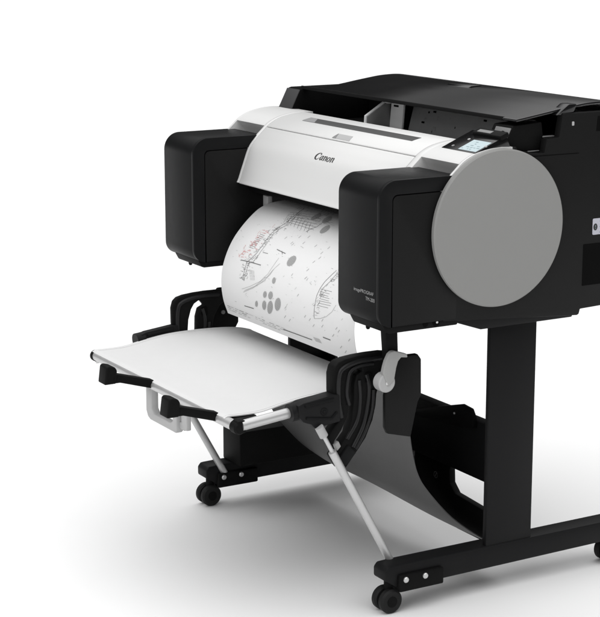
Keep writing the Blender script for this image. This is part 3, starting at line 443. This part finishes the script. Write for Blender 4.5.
# cross beam with its brackets, lower rail
bm = bmesh.new(); box(bm, (-.425, .425), (.405, .435), (.208, .345), .002); beam = shift_link('cross_beam', bm, M['steel'], ST)
bm = bmesh.new(); prism(bm, [(.03, .315), (.19, .362), (.235, .375), (.27, .372), (.284, .352), (.284, .33), (.03, .30)], 'y', .392, .4045, .002)
bk = shift_link('beam_bracket', bm, M['deep'], beam)
bm = bmesh.new(); cyl(bm, (.212, .391, .349), 'y', .003, .004, .0008, 14); shift_link('beam_screw', bm, M['screw'], bk)
bm = bmesh.new(); prism(bm, [(.02, .12), (.02, .208), (.172, .208), (.166, .195), (.168, .165), (.19, .145), (.425, .128), (.425, .062), (.20, .062)], 'y', .412, .430, .002)
low = shift_link('lower_rail', bm, M['deep'], ST)
bm = bmesh.new(); 
for k in range(12):
    a, b = R(30 * k), R(30 * k + 30)
    bm.faces.new([bm.verts.new((.112 + r * math.cos(t), .4113, .170 + r * math.sin(t))) for r, t in ((.0085, a), (.0085, b), (.0068, b), (.0068, a))])
bm.faces.new([bm.verts.new((.112 + x, .4113, .170 + z)) for x, z in ((-.004, -.005), (-.002, -.006), (.005, .005), (.003, .006))])
shift_link('rail_symbol', bm, M['midgrey'], low)

# ------------------------------------------------------------------ 3. the paper basket
BK = empty('paper_basket', (0, .05, .30), 'paper catching basket of white cloth between black hooked arms and silver rods', 'basket')
CL = Prof([(-.2635, .4555), (-.254, .4590), (-.225, .4580), (-.177, .459), (-.124, .468), (-.065, .4755), (0, .477), (.08, .474), (.135, .4685), (.165, .461)], 8)
def sheet(prof, x0, x1, th, nx, name, m, parent, wav=None):
    bm = bmesh.new(); g = {}
    ns = len(prof.S)
    for i, s in enumerate(prof.S):
        for j in range(nx + 1):
            x = x0 + (x1 - x0) * j / nx; w = wav(x, s) if wav else 0
            g[i, j, 0] = bm.verts.new(prof.at(x, s, w)); g[i, j, 1] = bm.verts.new(prof.at(x, s, w - th))
    for i in range(ns - 1):
        for j in range(nx):
            bm.faces.new((g[i, j, 0], g[i, j + 1, 0], g[i + 1, j + 1, 0], g[i + 1, j, 0])); bm.faces.new((g[i, j, 1], g[i + 1, j, 1], g[i + 1, j + 1, 1], g[i, j + 1, 1]))
        for j in (0, nx): bm.faces.new((g[i, j, 0], g[i + 1, j, 0], g[i + 1, j, 1], g[i, j, 1]))
    for i in (0, ns - 1):
        for j in range(nx): bm.faces.new((g[i, j, 0], g[i, j, 1], g[i, j + 1, 1], g[i, j + 1, 0]))
    return shift_link(name, bm, m, parent)
def cw(x, s): return -.005 * math.cos((x + .02) / .34 * math.pi / 2) * math.sin(min(1, s / .45) * math.pi) + .0007 * math.sin(x * 31 + s * 9) * math.sin(s * 14)
cl = sheet(CL, -.362, .317, .0022, 40, 'catch_cloth', M['cloth'], BK, cw); 
for xa in (-.352, .304):
    bm = bmesh.new()
    rows = [[bm.verts.new(CL.at(x, s, cw(x, s) + o)) for x, o in ((xa - .0055, .0002), (xa - .005, .0007), (xa + .005, .0007), (xa + .0055, .0002))] for s in [CL.S[-1] * k / 60 for k in range(61)]]
    for p, q in zip(rows[:-1], rows[1:]):
        for k in range(3): bm.faces.new((p[k], p[k + 1], q[k + 1], q[k]))
    shift_link('cloth_hem', bm, M['cloth'], cl)
cl['label'] = 'white cloth stretched flat over the basket'
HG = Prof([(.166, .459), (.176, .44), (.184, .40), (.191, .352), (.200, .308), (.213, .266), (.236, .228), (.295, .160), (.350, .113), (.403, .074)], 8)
bm = bmesh.new(); prism(bm, [(.255, -.262), (.300, -.262), (.332, -.236), (.334, -.195), (.318, -.19), (.255, -.19)], 'z', .4490, .4535, .001)
shift_link('corner_dark_plate', bm, M['deep'], BK)  # thin dark plate filling the dark wedge at the cloth corner
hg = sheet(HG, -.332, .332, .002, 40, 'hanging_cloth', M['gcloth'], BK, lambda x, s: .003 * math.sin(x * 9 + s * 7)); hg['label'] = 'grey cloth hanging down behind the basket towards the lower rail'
bm = bmesh.new(); tube(bm, [(-.352, -.255, .4455), (.352, -.255, .4455)], .0115, 24)
fr = shift_link('front_rod', bm, M['alu'], BK)
for s in (-1, 1):
    bm = bmesh.new()
    if s < 0: tube(bm, [(-.350, -.255, .4455), (-.360, -.255, .4455), (-.364, -.255, .4455)], [.0135, .0135, .010], 20)
    else:
        tube(bm, [(.347, -.255, .4455), (.367, -.255, .4455), (.371, -.255, .4455)], [.0140, .0140, .011], 20)
        box(bm, (.347, .372), (-.262, -.242), (.434, .462), .004)
    shift_link('rod_end_cap', bm, M['deep'], fr)

ARM = [(-.0448,.3763),(-.0547,.4019),(-.0278,.4328),(-.0403,.4629),(-.0429,.5000),(-.0431,.5345),(-.0383,.5511),(-.0285,.5595),(-.0114,.5638),(.0182,.5666),(.0480,.5677),(.0831,.5673),(.1135,.5625),(.1137,.5427),(.0886,.5284),(.0737,.5041),(.0665,.4787),(.0642,.4527),(.0570,.4228),(.0397,.3856),(.0174,.3580),(-.0099,.3258),(-.0223,.3244),(-.0422,.3562),(-.0251,.3755),(-.0029,.4007),(.0043,.4304),(.0090,.4734),(.0100,.5059),(.0160,.5269),(.0309,.5336),(.0283,.5415),(.0134,.5391),(.0049,.5261),(.0014,.5006),(-.0009,.4704),(-.0081,.4365),(-.0203,.4121),(-.0375,.3905)]
BAR = [(-.1299,.4800),(-.1180,.4845),(-.0429,.4930),(-.0290,.4920),(-.0280,.4350),(-.0303,.4332),(-.0889,.4265),(-.0986,.4365),(-.1179,.4436),(-.1275,.4557)]
PAD = [(.0717,.4794),(.0923,.5421),(.1072,.5620),(.1529,.5607),(.1621,.5486),(.1635,.4692),(.1547,.4549),(.1379,.3796),(.0791,.3950),(.0726,.4091)]
def arm(x0, x1, label, wide=False):
    poly = [(y + (.013 if wide and 23 <= i <= 30 else 0) + (.004 if wide and 31 <= i <= 33 else 0), z + (.006 if wide and i == 31 else 0)) for i, (y, z) in enumerate(ARM)]
    bm = bmesh.new(); prism(bm, poly, 'x', x0, x1, .0035, 3); a = shift_link('arm', bm, M['deep'], BK); a['label'] = label
    X = x1 + .0005
    def rib(pts, r): 
        b = bmesh.new(); tube(b, [(X, p.x, p.y) for p in cr(pts, 6)], r * 1.15, 12); shift_link('arm_rib', b, M['rib'], a)  # ribs paler than the arm: groove shade put into the colours
    rib([(-.0229,.4400),(-.0300,.48),(-.0285,.5298),(-.0163,.5467),(.0183,.5557),(.0531,.5567),(.085,.556)], .0048)
    if not wide: rib([(-.0033,.4649),(-.0096,.49),(-.0066,.5201),(.0011,.5385),(.0233,.5464),(.0557,.5467)], .0036)
    rib([(.0384,.5261),(.0450,.5),(.0440,.4686),(.0319,.4154),(.0068,.3708)], .0042)
    if not wide: rib([(.0211,.5153),(.0239,.4714),(.0168,.4286),(-.0077,.3906)], .0038)
    rib([(.0560,.4900),(.0545,.4526),(.0470,.4254),(.0320,.3936),(.0130,.3660)], .0036)
    b = bmesh.new(); prism(b, round_rect(.036, .052, .508, .530, .004, 4), 'x', X - .002, X + .003, .001); shift_link('arm_recess_dark', b, M['inner'], a)  # stands in for a recess, its dark put into the plate's colour
    b = bmesh.new(); prism(b, [(-.021, .336), (-.0095, .336), (.012, .358), (-.006, .378), (-.030, .352)], 'x', X - .003, X + .005, .002); shift_link('arm_foot_block', b, M['black'], a)
    b = bmesh.new(); prism(b, [(-.040, .384), (-.031, .390), (-.025, .378), (-.034, .369)], 'x', X - .008, X + .004, .0015); shift_link('arm_tab', b, M['lever'], a)
    # horizontal bar that takes the side rod
    b = bmesh.new(); prism(b, BAR, 'x', x0 + .002, x1 + .006, .004, 3); br = shift_link('side_bar', b, M['steel'], a)
    b = bmesh.new(); tube(b, [(x1 + .0065, -.115, .478), (x1 + .0065, -.045, .4845)], .003, 8); tube(b, [(x1 + .0065, -.112, .452), (x1 + .0065, -.050, .443), (x1 + .0065, -.036, .455)], .003, 8)
    cyl(b, (x1 + .006, -.068, .4600), 'x', .0085, .004, .001, 24); cyl(b, (x1 + .007, -.068, .4600), 'x', .004, .006, .001, 16)
    shift_link('bar_moulding', b, M['black'], br)
    b = bmesh.new(); tube(b, [((x0 + x1) / 2, -.140, .4618), ((x0 + x1) / 2, -.118, .4642)], .0195, 24); shift_link('bar_collar', b, M['steel'], br)
    return a
armL = arm(-.385, -.370, 'left hooked arm behind the white cloth', True); armR = arm(.355, .385, 'right hooked arm in front of the grey cloth')
for x, dz in ((-.366, -.016), (.365, 0)):
    bm = bmesh.new(); tube(bm, [(x, -.250, .450 + dz), (x, -.125, .4625 + dz)], .0112, 24); shift_link('side_rod', bm, M['alu'], BK)
# slanting support rods from the arms down to the feet
for x in (-.392, .3945):
    xa = x
    bm = bmesh.new(); tube(bm, [(xa, -.050, .371), (xa, .122, .060)], .0088, 20); sr = shift_link('support_rod', bm, M['alu'], BK)
    bm = bmesh.new(); tube(bm, [(xa, -.0825, .4300), (xa, -.0705, .4085)], .0095, 20); shift_link('rod_sleeve', bm, M['grey'], sr)
    bm = bmesh.new(); tube(bm, [(xa, -.0705, .4085), (xa, -.049, .370)], .0045, 12); shift_link('rod_tip', bm, M['alu'], sr)
# paddles outboard of the arms, grey swing lever with its roller on the right one
for x0, x1 in ((-.425, -.412), (.397, .410)):
    bm = bmesh.new(); prism(bm, PAD, 'x', x0, x1, .003, 3); p = shift_link('paddle', bm, M['panel'] if x0 > 0 else M['deep'], BK)
    if x0 > 0: continue
    bm = bmesh.new(); tube(bm, [(x0 - .012, .118, .50), (x1 + .004, .118, .50)], .005, 14); shift_link('paddle_pin', bm, M['midgrey'] if x0 < 0 else M['deep'], p)
bm = bmesh.new(); prism(bm, [(.0461,.5384),(.0490,.5514),(.0530,.5634),(.0605,.5774),(.0665,.5822),(.0729,.5834),(.0854,.5797),(.1055,.5729),(.1069,.5650),(.0906,.5672),(.0832,.5595),(.0790,.5467),(.0736,.5180),(.0590,.5080)], 'x', .428, .440, .002, 3)
lev = shift_link('swing_lever', bm, M['lever'], BK)
bm = bmesh.new(); cyl(bm, (.424, .0585, .5150), 'x', .0205, .026, .0025, 40); rol = shift_link('roller', bm, M['grey'], lev)
bm = bmesh.new(); cyl(bm, (.4375, .0585, .5150), 'x', .0045, .004, .0012, 18); shift_link('roller_pin', bm, M['screw'], rol)
for x0, x1 in ((.405, .427),):
    bm = bmesh.new(); prism(bm, [(.058, .648), (.088, .648), (.092, .555), (.066, .555)], 'x', x0, x1, .0015); shift_link('hanger_strap', bm, M['deep'], BK)
# stoppers on the front rod
def stopper(x, y0=-.250):
    bm = bmesh.new()
    prism(bm, [(y0 + .020, .4340), (y0 + .020, .4450), (y0 - .009, .4585), (y0 - .095, .4830), (y0 - .103, .4830), (y0 - .103, .4630), (y0 - .09, .4630), (y0 - .005, .4375)], 'x', x - .012, x + .012, .0025)
    s = shift_link('stopper', bm, M['deep'], BK)
    bm = bmesh.new(); prism(bm, [(y0 - .131, .4640), (y0 - .126, .503), (y0 - .120, .506), (y0 - .105, .502), (y0 - .100, .494), (y0 - .103, .4640)], 'x', x - .019, x + .019, .004, 3); shift_link('stopper_head', bm, M['deep'], s)
stopper(-.040); stopper(.270)
# grey hanging handle: two plates joined at the bottom
bm = bmesh.new()
def ring(ya, yb):
    P = [(-.066, .446), (-.066, .382), (-.058, .369), (-.045, .364), (.082, .364), (.088, .370), (.088, .432), (.068, .436), (.068, .388), (.056, .382), (-.026, .382), (-.036, .392), (-.036, .446)]
    prism(bm, P, 'y', ya, yb, .003)
ring(-.262, -.244)
box(bm, (.098, .126), (-.256, -.244), (.378, .440), .003); box(bm, (.086, .11), (-.254, -.246), (.3745, .39), .002)
shift_link('basket_handle', bm, M['grey'], BK)

# ------------------------------------------------------------------ 4. the printed sheet
PPTS = [(.29,.790),(.24,.789),(.198,.785),(.167,.775),(.139,.755),(.111,.728),(.089,.70),(.072,.667),(.061,.631),(.0585,.594),(.064,.556),(.076,.522)]
PA = Prof(PPTS, 12, -1)
PT = empty('printed_sheet', (0, .075, .522), 'printed plan sheet curling out of the printer, with fine grey drawings and red marks', 'paper')
sh = sheet(PA, -.305, .305, .0006, 30, 'sheet', M['paper'], PT)
def prints():
    bms = {'ink': bmesh.new(), 'ink2': bmesh.new(), 'red': bmesh.new()}
    def rib(key, pts, w):
        bm = bms[key]
        # subdivide so the ribbon follows the curl
        Q = []
        for a, b in zip(pts[:-1], pts[1:]):
            n = max(1, int(math.dist(a, b) / .008))
            Q += [(a[0] + (b[0] - a[0]) * k / n, a[1] + (b[1] - a[1]) * k / n) for k in range(n)]
        Q.append(pts[-1]); prev = None
        for i, p in enumerate(Q):
            a, b = Q[max(i - 1, 0)], Q[min(i + 1, len(Q) - 1)]; d = Vector((b[0] - a[0], b[1] - a[1]))
            if d.length < 1e-6: continue
            d.normalize(); q = Vector((-d.y, d.x)) * w / 2
            cur = (bm.verts.new(PA.at(p[0] + q.x, p[1] + q.y, .0005)), bm.verts.new(PA.at(p[0] - q.x, p[1] - q.y, .0005)))
            if prev: bm.faces.new((prev[0], prev[1], cur[1], cur[0]))
            prev = cur
    for r in STROKES:
        v = [c / 1e4 for c in r[2:]]; rib('ink' if r[1] == 1 else 'ink2', list(zip(v[::2], v[1::2])), r[0] / 10 * .00115)
    for r in REDS:
        v = [c / 1e4 for c in r[1:]]; rib('red', list(zip(v[::2], v[1::2])), r[0] / 10 * .0018)
    return bms
bms = prints()
shift_link('drawn_lines', bms['ink'], M['ink'], sh); shift_link('faint_lines', bms['ink2'], M['ink2'], sh); shift_link('red_marks', bms['red'], M['red'], sh)
bm = bmesh.new()
for r in BLOBS:   # hatched grey patches: each cut into thin bars that follow the curl
    v = [c / 1e4 for c in r]; pts = list(zip(v[::2], v[1::2])); s0 = min(p[1] for p in pts); s1 = max(p[1] for p in pts)
    n = max(6, int((s1 - s0) / .0022))
    for k in range(n):
        a = s0 + (s1 - s0) * (k + .08) / n; b = s0 + (s1 - s0) * (k + .86) / n; m_ = (a + b) / 2
        xs = []
        for p, q in zip(pts, pts[1:] + pts[:1]):
            if (p[1] - m_) * (q[1] - m_) < 0: xs.append(p[0] + (q[0] - p[0]) * (m_ - p[1]) / (q[1] - p[1]))
        if len(xs) < 2: continue
        xa, xb = min(xs), max(xs)
        bm.faces.new([bm.verts.new(PA.at(x, s, .0006)) for x, s in ((xa, a), (xb, a), (xb, b), (xa, b))])
shift_link('hatched_patch', bm, M['blob'], sh)

# ------------------------------------------------------------------ 5. studio surface
FL = mat('white_studio_floor', (.875, .875, .875), .6, .2, noise=.012, nscale=3, rvar=.08)
bm = bmesh.new()
d = Vector((-.864, .504, 0)).normalized(); w = Vector((.504, .864, 0)); c0 = Vector((0, .3, 0))
def quad_grid(bm, path, half, n=1):
    rows = [[bm.verts.new(c0 + d * a + w * t + Vector((0, 0, z))) for t in (-half, half)] for a, z in path]
    for p, q in zip(rows[:-1], rows[1:]): bm.faces.new((p[0], p[1], q[1], q[0]))
quad_grid(bm, [(-30, 0), (70, 0)], 50)
fl = shift_link('floor', bm, FL, None); fl['kind'] = 'structure'

# ------------------------------------------------------------------ light, world, camera
wd = bpy.data.worlds.new('World'); sc.world = wd; wd.use_nodes = True
bg = wd.node_tree.nodes['Background']; wn = wd.node_tree
tcw = wn.nodes.new('ShaderNodeTexCoord'); sx = wn.nodes.new('ShaderNodeSeparateXYZ'); wr = wn.nodes.new('ShaderNodeMapRange'); wr.interpolation_type = 'SMOOTHSTEP'
wn.links.new(tcw.outputs['Generated'], sx.inputs[0]); wn.links.new(sx.outputs['Z'], wr.inputs['Value'])
LO, HI, Z0, Z1 = (.02, 2.07, .34, .86)
wr.inputs['From Min'].default_value = Z0; wr.inputs['From Max'].default_value = Z1; wr.inputs['To Min'].default_value = LO; wr.inputs['To Max'].default_value = HI
wn.links.new(wr.outputs['Result'], bg.inputs['Strength']); bg.inputs['Color'].default_value = (1, 1, 1, 1)
def area(name, loc, target, sx, sy, power, color=(1, 1, 1), spread=180):
    l = bpy.data.lights.new(name, 'AREA'); l.shape = 'RECTANGLE'; l.size = sx; l.size_y = sy; l.energy = power; l.color = color; l.spread = R(spread)
    o = bpy.data.objects.new(name, l); col.objects.link(o); o.location = loc
    o.rotation_euler = (Vector(target) - Vector(loc)).to_track_quat('-Z', 'Y').to_euler()
    return o
area('front_softbox', (2.0, -3.6, 2.3), (0, .1, .6), 2.0, 1.6, 40)
area('lid_sheen_light', (-7.4, 7.35, 5.2), (0, .4, 1.0), 5.6, 4.6, 12)  # added lamp out of view, set for the grey sheen on the roll cover


cam = bpy.data.cameras.new('camera'); co = bpy.data.objects.new('camera', cam); col.objects.link(co); sc.camera = co
cam.sensor_fit = 'HORIZONTAL'; cam.sensor_width = 36; cam.lens = 1776 / 600 * 36; cam.clip_start = .05; cam.clip_end = 100
co.location = (3.44893, -1.91171, 1.45790); co.rotation_euler = (R(90 - 12.287), 0, R(59.72))
sc.view_settings.view_transform = 'Standard'; sc.view_settings.look = 'None'; sc.view_settings.exposure = 0; sc.view_settings.gamma = 1
sc.cycles.max_bounces = 8
